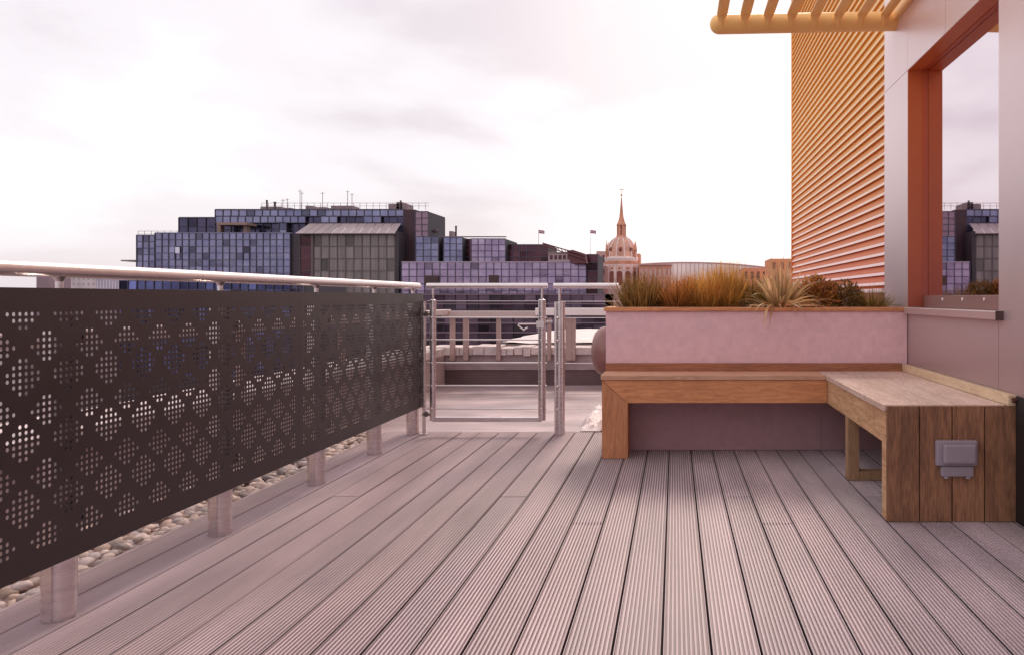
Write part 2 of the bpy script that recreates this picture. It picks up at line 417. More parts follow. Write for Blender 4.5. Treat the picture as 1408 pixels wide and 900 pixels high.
screen_mesh(YJ + .0005, YE).build('perforated_screen', panel_m, bal)
posts_y = [dist(446)-.84, dist(446), dist(328), dist(258), dist(216), dist(188)]
for Y in posts_y:
    mb = MB(); mb.tube((-1.93, Y+.04, 0), (-1.93, Y+.04, .97), .046, n=28)
    mb.box(-1.945, -1.915, Y-.010, Y+.09, .0, .972)
    p = mb.build('post', steel, bal)
    mb = MB(); mb.tube((-1.93, Y+.04, .972), (-1.93, Y+.04, 1.068), .011, n=12); mb.tube((-1.93, Y+.04, 1.05), (-1.93, Y+.04, 1.066), .011, .02, n=12)
    mb.build('support_pin', steel, p)
    for z in (.32, .88):
        mb = MB(); mb.box(-1.885, -1.862, Y+.02, Y+.06, z-.02, z+.02)
        mb.build('screen_bracket', steel_d, p)
YR = F*1.93/353
mb = MB(); ym = F*1.93/656
mb.tube((-1.93, .4, 1.085), (-1.93, ym-.001, 1.085), .0235, n=24); mb.tube((-1.93, ym+.001, 1.085), (-1.93, YR, 1.085), .0235, n=24)
mb.tube((-1.93, ym-.03, 1.085), (-1.93, ym+.03, 1.085), .0225, n=24)
mb.build('handrail', steel_r, bal)

# ------------------------------------------------------------ gate
GY = dist(188); g = lambda px: wx(px, GY); gz = lambda py: wz(py, GY)
gate = thing('gate', 'tubular steel gate with five horizontal cables at the deck end', 'gate', (g(670), GY, 0))
mb = MB(); mb.tube((g(587), GY, 1.085), (g(753), GY, 1.085), .0195, n=20); mb.build('handrail', steel_r, gate)
for a, b_ in ((591, 599.5), (740, 750.5)):
    c = (g(a)+g(b_))/2; r = (g(b_)-g(a))/2
    mb = MB(); mb.tube((c, GY, gz(577)), (c, GY, gz(413)), r, n=20); mb.ball((c, GY, gz(413)), r*.98, 16, 8, (1,1,.35))
    st = mb.build('stile', steel, gate)
    mb = MB(); mb.tube((c, GY, gz(413)), (c, GY, 1.07), .008, n=12); mb.build('support_pin', steel, st)
mb = MB(); mb.box(g(595), g(745), GY-.018, GY+.018, gz(579), gz(572.5)); mb.build('bottom_rail', steel, gate, .004)
for i, py in enumerate((436.5, 466.8, 498.3, 529.5, 561)):
    mb = MB(); mb.tube((g(587), GY-.005, gz(py)), (g(752), GY-.005, gz(py)), .0058, n=10)
    for px in (595, 745): mb.ball((g(px), GY-.022, gz(py)), .010, 10, 6)
    mb.build('cable', steel_r, gate)
mb = MB(); mb.tube((g(587), GY, gz(414)), (g(740), GY, gz(414)), .0022, n=8); mb.build('top_wire', steel, gate)
mb = MB(); mb.path([(g(742), GY-.03, gz(445)), (g(716), GY-.055, gz(445)), (g(714.5), GY-.055, gz(447)), (g(722), GY-.055, gz(453)), (g(727), GY-.055, gz(449.5))], .0055)
mb.box(g(739), g(749), GY-.045, GY-.02, gz(450), gz(441)); mb.build('lever_handle', steel, gate)
for py in (569, 432):
    mb = MB(); mb.tube((g(581), GY, gz(py)), (g(592), GY, gz(py)), .009, n=10); mb.tube((g(586), GY, gz(py+3)), (g(586), GY, gz(py-4)), .012, n=10); mb.build('hinge', steel_d, gate)
gp = thing('gate_post', 'slim steel hinge post between perforated screen and gate', 'post', (g(582), GY, 0))
mb = MB(); mb.tube((g(582), GY+.02, 0), (g(582), GY+.02, gz(414)), .013, n=14); mb.build('shaft', steel, gp)
mb = MB(); mb.box(g(577), g(587), GY-.01, GY+.05, 0.001, .006); mb.build('base_plate', steel, gp)

# rail section between gate and planter
rs = thing('rail_section', 'short steel rail with thick post between gate and planter', 'railing', (g(768), GY, 0))
mb = MB(); mb.tube((g(768.5), GY+.035, 0), (g(768.5), GY+.035, gz(415)), .039, n=28); mb.box(g(763.2), g(765.0), GY-.002, GY+.03, 0, gz(416)); mb.box(g(772.2), g(773.8), GY-.002, GY+.03, 0, gz(416)); p = mb.build('post', steel, rs)
mb = MB(); mb.tube((g(768.5), GY+.035, gz(415)), (g(768.5), GY+.035, 1.07), .010, n=12); mb.build('support_pin', steel, p)
for py in (437, 468, 499.5, 531, 562.5):
    mb = MB(); mb.ball((g(767), GY-.006, gz(py)), .011, 12, 8); mb.build('cable_bolt', steel, p)
mb = MB(); mb.tube((g(760), GY+.035, 1.085), (g(850), GY+.035, 1.085), .020, n=20); mb.build('handrail', steel_r, rs)
for py in (437, 499.5, 562.5, 414.5):
    mb = MB(); mb.tube((g(768), GY+.035, gz(py)), (g(856), GY+.035, gz(py)), .0024, n=8); mb.build('cable', steel, rs)

# outer railing on the parapet
orl = thing('outer_railing', 'pale timber topped railing on the parapet beyond the gate', 'railing', (-1.5, BACK, .3))
RY = BACK - .07; rx = lambda px: wx(px, RY); rz = lambda py: wz(py, RY)
pale = mat('pale_painted_timber', (.54,.43,.42), .55, 0, .12, 4, (1,1,1), .2, 30)
mb = MB(); mb.box(-2.66, rx(737), RY-.04, RY+.05, rz(437), rz(427.5)); mb.build('top_rail', pale, orl, .006)
mb = MB(); mb.box(rx(737), 1.2, RY-.05, RY+.05, rz(433.5), rz(423.5)); mb.build('top_rail', mat('white_rail_paint', (.86,.78,.78), .5, 0, .05, 4), orl, .006)
mb = MB(); mb.box(-2.68, -2.58, -1.5, RY+.05, .80, .862); mb.build('side_rail', pale, orl, .006)
for px, w_ in ((622, .055), (640.5, .06), (685.5, .048), (755, .045), (782, .075), (789, .04)):
    mb = MB(); mb.box(rx(px)-w_/2, rx(px)+w_/2, RY-.015, RY+.03, rz(495), rz(437)); mb.build('post', mat('rail_post_brown', (.40,.27,.25), .6, 0, .15, 5), orl, .004)
for Y in (1.8, 3.2, 4.6, 6.0, 7.4):
    mb = MB(); mb.box(-2.65, -2.61, Y, Y+.05, .43, .80); mb.build('post', mat('rail_post_brown', (.40,.27,.25), .6, 0, .15, 5), orl, .004)
mb = MB(); mb.box(rx(750), rx(760), RY-.03, RY-.016, rz(443), rz(440)); mb.build('bracket', steel, orl)

# ------------------------------------------------------------ planter
PY = dist(209); PXL, PXR = -.4545, 1.528; PB = 5.53
pl = thing('planter_box', 'long pink rendered planter box with thin timber cap behind bench', 'planter', (.5, PY, 0))
mb = MB(); xs = (1129-928)/209
mb.box(PXL, xs-.002, PY, PY+.06, 0.001, .5); mb.box(xs+.002, PXR, PY, PY+.06, .001, .5); mb.box(xs-.003, xs+.003, PY+.004, PY+.06, .001, .5); mb.box(PXL, PXR, PY, PY+.06, .5, .908)
mb.box(PXL, PXL+.05, PY+.061, PB-.061, .001, .908); mb.box(PXL, PXR, PB-.06, PB, .001, .908)
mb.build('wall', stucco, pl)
mb = MB(); mb.box(PXL-.012, PXR, PY-.018, PY+.07, .910, .936); mb.box(PXL-.012, PXL+.06, PY+.071, PB-.071, .910, .936); mb.box(PXL-.012, PXR, PB-.07, PB+.012, .910, .936)
mb.build('cap', wood_x, pl, .003)
mb = MB(); mb.box(PXL+.05, PXR, PY+.06, PB-.06, .7, .87); mb.build('soil', soil, pl)

# ------------------------------------------------------------ bench
BY = dist(221); EY = dist(308); BXI = .948; BXR = 1.5285; SZ = .520
bench = thing('corner_bench', 'L shaped oak corner bench against the pink planter', 'bench', (.9, BY, 0))
mb = MB()
ds = (PY-.021 - (BY-.012))/2
for i in range(2): mb.box(PXL-.006, BXI-.012, BY-.012+ds*i+.001, BY-.012+ds*(i+1)-.001, SZ-.030, SZ, random.uniform(.9,1.1))
mb.build('seat', wood('oak_seat_x', (.50,.25,.15), (.74,.42,.28), 'x'), bench, .003)
mb = MB(); nb = 4; bw = (BXR-.045-(BXI-.012))/nb
for i in range(nb): mb.box(BXI-.012+bw*i+.0012, BXI-.012+bw*(i+1)-.0012, EY+.021, PY-.021, SZ-.028, SZ, (random.uniform(.88,1.1),)*3)
mb.build('seat', wood_p, bench, .002)
mb = MB()   # front apron with a mitred corner into the leg
zt, zb = SZ-.032, 1-(553.5-409)/221; lx = (863.5-928)/221
mb.prism([(PXL, zt), (lx, zb), (BXI-.002, zb), (BXI-.002, zt)], 'y', BY, BY+.028)
mb.build('apron', wood_x, bench, .0015)
mb = MB(); mb.prism([(PXL, zt-.002), (lx-.0015, zb-.001), (lx-.0015, .001), (PXL, .001)], 'y', BY+.0005, PY-.022); mb.build('leg', wood_z, bench, .002)
mb = MB(); mb.box(BXI, BXI+.028, EY+.095, BY+.03, .345, SZ-.030); mb.build('apron', wood_y, bench, .002)
ep = thing_p = None
pn = (BXR-BXI)/4
mb = MB()
for i in range(4): mb.box(BXI+pn*i+(.0 if i == 0 else .0025), BXI+pn*(i+1)-(.0025 if i < 3 else 0), EY, EY+.02, .002, SZ-.003, (random.uniform(.85,1.15),)*3)
mb.build('end_panel', wood_e, bench, .0015)
mb = MB(); mb.box(BXI+.003, BXR, EY+.0205, EY+.024, .01, SZ-.04); mb.build('end_backing', mat('black_gap', (.01,.007,.006), .9), bench)
mb = MB(); mb.box(BXI+.001, BXI+.05, EY+.0245, EY+.094, .001, SZ-.030); mb.build('leg', wood_y, bench, .002)
LY = dist(251)
mb = MB(); mb.box(BXI+.001, BXI+.062, LY, LY+.07, .001, .344); mb.box(BXI+.0625, BXR-.05, LY+.002, LY+.068, .001, .05); mb.box(BXR-.11, BXR-.05, LY+.001, LY+.07, .0505, .344)
mb.build('leg_frame', wood('oak_frame', (.30,.16,.08), (.5,.3,.17), 'z'), bench, .002)
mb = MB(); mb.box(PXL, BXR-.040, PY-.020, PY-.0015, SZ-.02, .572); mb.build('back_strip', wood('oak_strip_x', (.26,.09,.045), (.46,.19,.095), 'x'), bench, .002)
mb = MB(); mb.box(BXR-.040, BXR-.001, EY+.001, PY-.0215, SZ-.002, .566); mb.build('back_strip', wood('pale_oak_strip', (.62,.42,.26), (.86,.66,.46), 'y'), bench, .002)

# socket box
sb = thing('socket_box', 'grey lilac weatherproof socket box on the bench end panel', 'socket', ((1313-928)/308, EY, .35))
e = lambda px: (px-928)/308; ez = lambda py: 1-(py-409)/308
def rbox(x0, x1, y0, y1, z0, z1, r):
    mb = MB(); mb.box(x0, x1, y0, y1, z0, z1); return mb
rbox(e(1284.5), e(1341.5), EY-.030, EY-.001, ez(638.5), ez(603.5), .01).build('back_box', socketm, sb, .008)
rbox(e(1292.5), e(1337.5), EY-.052, EY-.031, ez(634.5), ez(607.5), .01).build('cover', socketm, sb, .010)
rbox(e(1291.5), e(1336), EY-.028, EY-.001, ez(653), ez(639.0), .01).build('lower_box', socketm, sb, .006)
for px in (1299, 1329):
    mb = MB(); mb.tube((e(px), EY-.018, ez(655.5)), (e(px), EY-.018, ez(652.5)), .012, n=14); mb.build('cable_gland', socketm, sb)

# round fitting on planter's left end
rf = thing('vent_cowl', 'round dark ribbed cowl bulging from the planter left end', 'vent', (PXL, 5.2, .64))
mb = MB(); n = 32; prof = [(.166,0),(.166,-.028),(.160,-.045),(.150,-.062),(.125,-.085),(.085,-.10),(.04,-.108),(.001,-.11)]
vs = []
for r, xx in prof:
    for q in range(n):
        a = 2*math.pi*q/n; vs.append((PXL-.002+xx, 5.2+r*math.cos(a), .638+r*math.sin(a)))
mb.add(vs, [(i*n+q, i*n+(q+1) % n, (i+1)*n+(q+1) % n, (i+1)*n+q) for i in range(len(prof)-1) for q in range(n)], 1, 0, True)
mb.build('dome', mat('red_brown_plastic', (.30,.14,.125), .35, 0, .1, 8), rf)
mb = MB()
for r_, x_ in ((.060, -.100), (.048, -.108), (.034, -.114)):
    vs = []
    for q in range(20):
        a = 2*math.pi*q/20
        vs += [(PXL+x_+.012, 5.2+r_*math.cos(a), .648+r_*math.sin(a)), (PXL+x_, 5.2+r_*.92*math.cos(a), .648+r_*.92*math.sin(a)), (PXL+x_, 5.2, .648)]
    for q in range(20):
        n_ = (q+1) % 20; mb.add([vs[q*3], vs[n_*3], vs[n_*3+1], vs[q*3+1], vs[q*3+2]], [(0,1,2,3),(3,2,4)], 1, 0, False)
mb.build('hub', mat('pale_plastic', (.6,.5,.46), .4), rf)

# crumpled sheet on the paving
mb = MB(); n = 22; m = 36; vs = []
for j in range(m+1):
    for i in range(n+1):
        u, v = i/n, j/m
        X = -.73 + .17*u + .03*noise.noise(Vector((0, v*6, 3))); Y = DECK_END+.01 + 1.35*v
        nn = noise.noise(Vector((X*14, Y*9, 1))); n2 = noise.noise(Vector((X*38, Y*30, 5)))
        edge = min(1, 5*min(u, 1-u, v*3, (1-v)*3))
        Z = .004 + edge*(.012 + .022*abs(nn) + .012*abs(n2) + (.05*math.exp(-((v-.12)/.12)**2)*(.6+nn)))
        vs.append((X, Y, max(Z, .001)))
mb.add(vs, [(j*(n+1)+i, j*(n+1)+i+1, (j+1)*(n+1)+i+1, (j+1)*(n+1)+i) for j in range(m) for i in range(n)], 1, 0, False)
mb.build('plastic_sheet', mat('whitish_sheet', (.66,.55,.55), .5, 0, .3, 18, (1,1,1), .4, 60), label='crumpled whitish sheet lying on the paving left of the bench leg', cat='sheet')

# ------------------------------------------------------------ clad building on the right
WX = 1.532; WY0, WY1 = F*WX/445, PY; HZ = 1+312/209; GX = 1.646; FX = 1.634
cb_ = thing('clad_building', 'metal clad building wall with a large orange framed window', 'building', (2.5, 3, 0))
WTOP = 5.2; PYE = F*WX/288
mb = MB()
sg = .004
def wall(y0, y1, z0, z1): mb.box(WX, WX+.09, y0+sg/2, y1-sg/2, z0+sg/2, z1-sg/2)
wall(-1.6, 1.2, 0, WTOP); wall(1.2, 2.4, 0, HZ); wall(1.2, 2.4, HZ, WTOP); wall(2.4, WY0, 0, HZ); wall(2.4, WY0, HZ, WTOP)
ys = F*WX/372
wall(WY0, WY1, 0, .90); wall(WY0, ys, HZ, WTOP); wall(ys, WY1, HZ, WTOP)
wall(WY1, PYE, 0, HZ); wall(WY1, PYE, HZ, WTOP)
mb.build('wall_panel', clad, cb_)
mb = MB(); mb.box(WX+.012, WX+.085, -1.6, 2.4, 0.002, WTOP-.01); mb.box(WX+.012, WX+.085, WY1-.02+.025, PYE-.004, 0.003, WTOP-.01)
mb.box(WX+.012, WX+.085, WY0-.02-1, WY0-.004, 0.004, WTOP-.01); mb.box(WX+.012, WX+.085, WY0-.002, WY1+.002, HZ+.01, WTOP-.02); mb.box(WX+.012, WX+.085, WY0-.002, WY1+.002, .003, .89)
mb.build('wall_backing', clad_s, cb_)
mb = MB(); mb.box(1.95, 5.5, -1.6, PYE, -.1, WTOP-.03); mb.box(WX+.095, 1.949, -1.6, WY0-.12, .0, WTOP-.03); mb.box(WX+.095, 1.949, WY1+.12, PYE, .0, WTOP-.03)
mb.box(WX+.095, 1.949, WY0-.119, WY1+.119, HZ+.1, WTOP-.03); mb.box(WX+.095, 1.949, WY0-.119, WY1+.119, 0, .86)
mb.build('core', clad_s, cb_)
mb = MB(); mb.box(WX-.012, WX-.0005, EY-.24, EY-.004, 0.001, .562); mb.build('wall_shadow_strip', mat('shadow_black', (.02,.014,.015), .6), cb_)  # added dark strip standing in for the shadow on the wall
mb = MB(); mb.tube((WX-.03, EY-.012, .545), (WX-.013, EY-.012, .545), .012, n=12); mb.build('bolt', mat('rust_brown', (.1,.03,.02), .5), cb_)
win = MB(); T = .0015
win.box(WX+.0905, GX+.03, WY1, WY1+.10, .90, HZ+.0); win.box(WX+.001, WX+.0904, WY1-.003, WY1+.001, .94, HZ-.0035); win.box(WX+.0905, FX, WY0, WY1-.001, HZ+.0, HZ+.09)
win.box(WX+.001, WX+.0895, WY0+.003, WY1-.003, HZ-.003, HZ-.001)
win.box(WX+.0905, FX, WY0-.10, WY0-.0, .90, HZ+.0)
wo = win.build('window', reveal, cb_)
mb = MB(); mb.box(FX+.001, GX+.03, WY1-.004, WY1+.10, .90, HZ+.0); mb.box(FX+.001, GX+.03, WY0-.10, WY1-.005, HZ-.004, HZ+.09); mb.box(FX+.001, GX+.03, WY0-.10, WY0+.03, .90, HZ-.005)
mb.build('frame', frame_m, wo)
mb = MB(); mb.box(FX, GX+.03, WY0+.031, WY1-.006, .936, 1.012); mb.build('bottom_frame', mat('brown_metal_frame', (.36,.20,.18), .4, .4, .05, 3), wo, .002)
for px in (1296.5, 1324, 1354):
    mb = MB(); yy = F*FX/(px-928); mb.ball((FX-.002, yy, 1-(412-409)/F*yy), .010, 12, 8, (.7,.8,1.2)); mb.build('rivet', steel_r, wo)
gm = bpy.data.materials.new('mirror_glass'); gm.use_nodes = True; gb = gm.node_tree.nodes['Principled BSDF']
gb.inputs['Base Color'].default_value = (.80,.71,.75,1); gb.inputs['Metallic'].default_value = 1; gb.inputs['Roughness'].default_value = .012
mb = MB(); mb.box(GX, GX+.01, WY0-.02, WY1+.02, 1.0, HZ+.02); mb.build('pane', gm, wo)
mb = MB(); mb.box(WX-.035, FX, WY0-.05, WY1-.024, .895, .935); mb.build('sill', mat('sill_metal', (.62,.46,.45), .35, .5, .05, 3), wo, .003)
mb = MB(); mb.box(WX-.037, FX, WY0-.056, WY0-.0505, .893, .937); mb.build('sill_end_cap', mat('dark_cap', (.09,.05,.05), .5), wo)

# louvre screen
ls = thing('louvre_screen', 'tall screen of horizontal orange louvre slats beyond the planter', 'louvre', (WX, 7.5, 0))
LY0, LY1 = PYE+.006, F*WX/161
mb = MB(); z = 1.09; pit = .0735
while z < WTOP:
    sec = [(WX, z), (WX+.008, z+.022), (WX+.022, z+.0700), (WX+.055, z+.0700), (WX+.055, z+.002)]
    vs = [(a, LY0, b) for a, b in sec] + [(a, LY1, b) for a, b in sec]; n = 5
    mb.add(vs, [(0,1,6,5)], 1, 1)                       # outer nose, sky light put into its pale colour
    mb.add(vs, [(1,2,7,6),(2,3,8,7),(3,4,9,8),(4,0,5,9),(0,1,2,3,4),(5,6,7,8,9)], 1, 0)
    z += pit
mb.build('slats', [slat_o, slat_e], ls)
mb = MB(); mb.box(WX+.056, WX+.13, LY0, LY1, 1.067, WTOP); mb.build('backing', mat('deep_orange_backing', (.85,.26,.07), .6, 0, .05, 2), ls)
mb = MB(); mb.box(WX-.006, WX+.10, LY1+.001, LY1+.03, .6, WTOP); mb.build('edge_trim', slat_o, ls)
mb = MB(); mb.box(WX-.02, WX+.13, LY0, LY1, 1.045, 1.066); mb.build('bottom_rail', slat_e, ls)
mb = MB(); mb.box(WX+.04, WX+.13, LY0, LY1, -.1, 1.04); mb.build('base_wall', mat('red_brown_base', (.34,.14,.11), .7, 0, .2, 3), ls)

# sunshade canopy
SY = dist(198); sX = lambda px: wx(px, SY)
sc_ = thing('sunshade_canopy', 'orange metal brise soleil of blades over the window wall', 'canopy', (1.2, SY, 2.9))
mb = MB(); a = Vector((sX(989), SY, wz(34.0, SY))); b = Vector((WX, SY, wz(29.5, SY)))
mb.tube(a, b, .066, n=24); mb.ball(a, .066, 24, 14)
mb.build('beam', canopy, sc_)
for i in range(9):
    cx = sX(992.5 + 31.6*i); zc = wz(33, SY) + .045
    mb = MB()
    def sec(yy, w0, w1, zo): return [(cx-w0, yy, zc-.016+zo), (cx-w0*.4, yy, zc-.024+zo), (cx+w1, yy, zc-.008+zo), (cx+w1, yy, zc+.004+zo), (cx-w0, yy, zc-.004+zo)]
    secs = sec(SY-.055, .010, -.004, -.080) + sec(SY-.068, .022, .004, -.055) + sec(SY-.080, .032, .022, -.025) + sec(SY-.095, .038, .034, 0) + sec(-.6, .038, .034, 0)
    fs = [(4,3,2,1,0), (20,21,22,23,24)]
    for s_ in range(4): fs += [(s_*5+q, s_*5+(q+1) % 5, (s_+1)*5+(q+1) % 5, (s_+1)*5+q) for q in range(5)]
    mb.add(secs, fs); mb.build('blade', canopy, sc_)
mb = MB(); mb.box(WX-.03, WX-.001, -.6, SY+.09, wz(24, SY)-.04, wz(24, SY)+.07); mb.build('wall_bracket', canopy, sc_, .004)

# ------------------------------------------------------------ plants
def leafmat(name, c, c2, tr=.35): return mat(name, c, .6, 0, 0, 6, col2=c2, tint=True, trans=tr)
olive = leafmat('olive_leaf', (.46,.30,.08), (.22,.14,.04)); strawm = leafmat('straw_grass', (.92,.52,.14), (.50,.27,.06), .45)
rust = leafmat('rust_leaf', (.66,.28,.08), (.32,.14,.04)); palel = leafmat('pale_sword_leaf', (.94,.70,.42), (.56,.34,.12), .3)
dkgreen = leafmat('brown_green_leaf', (.44,.25,.07), (.20,.115,.035))
PLZ = .87
def blades(mb, c, n, h, spread, w, droop, segs=6, r0=.05, minl=.6, tints=(.6,1.4), rnd=random):
    for i in range(n):
        a = rnd.uniform(0, 2*math.pi); rr = r0*math.sqrt(rnd.random())
        p = Vector((c[0]+rr*math.cos(a), c[1]+rr*math.sin(a), c[2]))
        a2 = a + rnd.gauss(0, .5); tilt = abs(rnd.gauss(0, spread)); L_ = h*rnd.uniform(minl, 1.1)
        dirn = Vector((math.cos(a2)*math.sin(tilt), math.sin(a2)*math.sin(tilt), math.cos(tilt)))
        side = Vector((-math.sin(a2), math.cos(a2), 0)); side = (Matrix.Rotation(rnd.uniform(-1,1), 3, dirn) @ side)
        vs = []; q = p.copy(); dd = dirn.copy(); step = L_/segs; dr = droop*rnd.uniform(.4, 1.4)
        for s in range(segs+1):
            t = s/segs; ww = w*(1-t**1.6)*(.55+.9*min(t*2,1)) + w*.06
            vs += [q - side*ww/2, q + side*ww/2]
            q = q + dd*step
            if s > 1 and q.y > PY-.03 and q.z < .945: q.z = .945 + rnd.uniform(0, .006)
            dd = (dd + Vector((0,0,-dr*step*(1+2*t)))).normalized()
        t = rnd.uniform(*tints)
        mb.add(vs, [(2*s, 2*s+1, 2*s+3, 2*s+2) for s in range(segs)], (t, t*rnd.uniform(.85,1.05), t*.95), 0, True)
def bush(mb, c, rad, n, leaf, tints=(.5,1.5), up=.4):
    for i in range(n):
        u = Vector((random.gauss(0,1), random.gauss(0,1), random.gauss(0,1))).normalized()
        rr = random.random()**.45
        p = Vector((c[0]+u.x*rad[0]*rr, c[1]+u.y*rad[1]*rr, c[2]+u.z*rad[2]*rr))
        lump = noise.noise(p*7); 
        if lump < -.22 and rr > .5: continue
        d_ = (u + Vector((random.uniform(-.7,.7), random.uniform(-.7,.7), up+random.uniform(-.5,.6)))).normalized()
        s_ = d_.cross(Vector((random.uniform(-1,1), random.uniform(-1,1), .3))).normalized()
        l = leaf*random.uniform(.6,1.3); w_ = l*.30
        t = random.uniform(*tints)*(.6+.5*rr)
        nrm = d_.cross(s_)
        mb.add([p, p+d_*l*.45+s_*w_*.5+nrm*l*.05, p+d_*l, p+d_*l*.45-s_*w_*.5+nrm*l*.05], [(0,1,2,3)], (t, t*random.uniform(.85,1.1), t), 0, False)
def plant(name, px, label, cat, build, m, Y=5.27, stems=None, group='plants in the planter box'):
    c = (wx(px, Y), Y, PLZ); t = thing(name, label, cat, c, group)
    mb = MB(); build(mb, c); mb.build('foliage', m, t)
    if stems:
        mb = MB()
        for i in range(stems):
            a = random.uniform(0, 6.28); tl = random.uniform(.02,.09)
            mb.tube((c[0], c[1], PLZ-.005), (c[0]+tl*math.cos(a), c[1]+tl*math.sin(a), PLZ+random.uniform(.08,.16)), .003, .0015, n=6)
        mb.build('stem', rust, t)
    return t
def lav(c, n=1500, h=.22):
    pass
plant('shrub', 882, 'dense dark upright shrub at the left end of the planter', 'shrub',
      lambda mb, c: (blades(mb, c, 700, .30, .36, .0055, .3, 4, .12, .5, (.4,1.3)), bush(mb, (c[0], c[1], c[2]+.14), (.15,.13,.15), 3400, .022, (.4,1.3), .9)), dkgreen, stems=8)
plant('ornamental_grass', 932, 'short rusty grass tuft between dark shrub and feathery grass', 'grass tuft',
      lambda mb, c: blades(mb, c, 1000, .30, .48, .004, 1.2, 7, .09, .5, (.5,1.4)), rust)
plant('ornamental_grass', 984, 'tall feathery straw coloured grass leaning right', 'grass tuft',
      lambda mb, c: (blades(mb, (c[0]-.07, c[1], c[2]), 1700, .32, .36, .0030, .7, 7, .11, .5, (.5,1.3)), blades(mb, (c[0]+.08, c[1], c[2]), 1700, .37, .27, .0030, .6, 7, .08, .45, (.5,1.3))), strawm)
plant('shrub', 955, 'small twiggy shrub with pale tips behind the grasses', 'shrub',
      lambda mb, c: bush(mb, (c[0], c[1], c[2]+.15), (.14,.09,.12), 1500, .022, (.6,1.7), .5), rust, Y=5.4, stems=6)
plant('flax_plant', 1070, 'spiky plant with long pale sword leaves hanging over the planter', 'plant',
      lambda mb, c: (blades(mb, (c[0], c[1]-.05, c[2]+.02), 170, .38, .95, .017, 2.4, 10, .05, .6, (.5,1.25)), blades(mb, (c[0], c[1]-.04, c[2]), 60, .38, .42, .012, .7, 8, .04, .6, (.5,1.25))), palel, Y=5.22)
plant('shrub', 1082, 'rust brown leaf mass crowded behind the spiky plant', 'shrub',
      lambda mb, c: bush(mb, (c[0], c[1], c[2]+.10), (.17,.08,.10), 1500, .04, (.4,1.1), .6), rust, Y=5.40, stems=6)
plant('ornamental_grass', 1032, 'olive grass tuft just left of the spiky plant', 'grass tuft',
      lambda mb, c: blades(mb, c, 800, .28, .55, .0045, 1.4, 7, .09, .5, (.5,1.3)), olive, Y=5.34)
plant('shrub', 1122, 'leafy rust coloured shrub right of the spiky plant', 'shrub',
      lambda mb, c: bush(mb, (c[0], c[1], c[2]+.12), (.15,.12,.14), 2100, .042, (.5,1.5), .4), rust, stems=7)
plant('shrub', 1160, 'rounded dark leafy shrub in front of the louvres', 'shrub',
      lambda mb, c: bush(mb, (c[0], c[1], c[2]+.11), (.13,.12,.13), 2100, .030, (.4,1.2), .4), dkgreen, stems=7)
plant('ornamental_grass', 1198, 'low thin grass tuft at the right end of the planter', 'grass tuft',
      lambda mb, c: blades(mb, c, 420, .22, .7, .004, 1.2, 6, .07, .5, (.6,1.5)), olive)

# ------------------------------------------------------------ the city beyond
def cw_mat(name, c, c2):
    return mat(name, c, .16, .65, 0, .35, (1,1,1.6), .25, .9, col2=c2, tint=True, bdist=.05)  # two-tone noise imitates clouds reflected in the panes
blue = cw_mat('blue_glass', (.26,.25,.38), (.14,.14,.25)); blued = cw_mat('dark_blue_glass', (.09,.075,.14), (.045,.04,.08))
redg = cw_mat('dark_red_glass', (.12,.045,.06), (.05,.02,.03)); lilac = cw_mat('lilac_glass', (.42,.32,.46), (.24,.17,.29))
greyg = mat('grey_mesh_glazing', (.27,.22,.22), .35, .2, 0, .6, (3,1,.3), col2=(.17,.135,.135), tint=True)
mull = mat('dark_mullion', (.085,.07,.11), .6); body = mat('building_body', (.05,.04,.055), .8, 0, .2, .3)
tan = mat('tan_cladding', (.30,.20,.17), .8, 0, .15, 1); roofd = mat('roof_plant_grey', (.28,.20,.21), .8, 0, .2, 1)
def curtain(parent, x0, x1, y0, y1, D, pw, ph, gm, tilt=.007, mw=.10, tv=.08, mm=mull):
    """glass curtain wall facing the terrace: every pane sits a little out of true"""
    X0, X1, Z1, Z0 = wx(x0, D), wx(x1, D), wz(y0, D), wz(y1, D)
    nx = max(1, round((X1-X0)/pw)); nz = max(1, round((Z1-Z0)/ph)); dx_, dz_ = (X1-X0)/nx, (Z1-Z0)/nz
    mb = MB(); mg = MB()
    for i in range(nx):
        for j in range(nz):
            a, b = random.gauss(0, tilt), random.gauss(0, tilt)
            xa, xb, za, zb = X0+i*dx_, X0+(i+1)*dx_, Z0+j*dz_, Z0+(j+1)*dz_
            t = max(.3, random.gauss(1, tv)); 
            if random.random() < .05: t *= .5
            mb.add([(xa, D-a-b, za), (xb, D+a-b, za), (xb, D+a+b, zb), (xa, D-a+b, zb)], [(0,1,2,3)], t)
    cwp = mb.build('curtain_wall', gm, parent)
    for i in range(nx+1): mg.box(X0+i*dx_-mw/2, X0+i*dx_+mw/2, D-.12, D-.04, Z0, Z1)
    for j in range(nz+1): mg.box(X0, X1, D-.11, D-.05, Z0+j*dz_-mw/2, Z0+j*dz_+mw/2)
    mg.build('mullion_grid', mm, cwp)
    mb = MB(); mb.box(X0, X1, D+.15, D+9, Z0, Z1-.02); mb.build('block', body, parent)
    return cwp
def slab(parent, name, x0, x1, y0, y1, D, dep, m): 
    mb = MB(); mb.box(wx(x0,D), wx(x1,D), D, D+dep, wz(y1,D), wz(y0,D)); return mb.build(name, m, parent)
D = 120
ob = thing('office_building', 'large stepped blue glass office block left of the dome', 'building', (wx(370,D), D, -25))
curtain(ob, 188, 213, 323.5, 440, D, 1.08, 1.02, blue); curtain(ob, 213.4, 399, 320.5, 440, D, 1.08, 1.02, blue)
slab(ob, 'wing', 399.3, 413, 322, 440, D+.3, 8, mat('dark_brown_return', (.055,.04,.05), .5, .2, .2, .5))
curtain(ob, 413, 430, 322, 440, D+.35, 1.6, 1.9, redg, mm=mat('brown_mullion', (.10,.07,.075), .6))
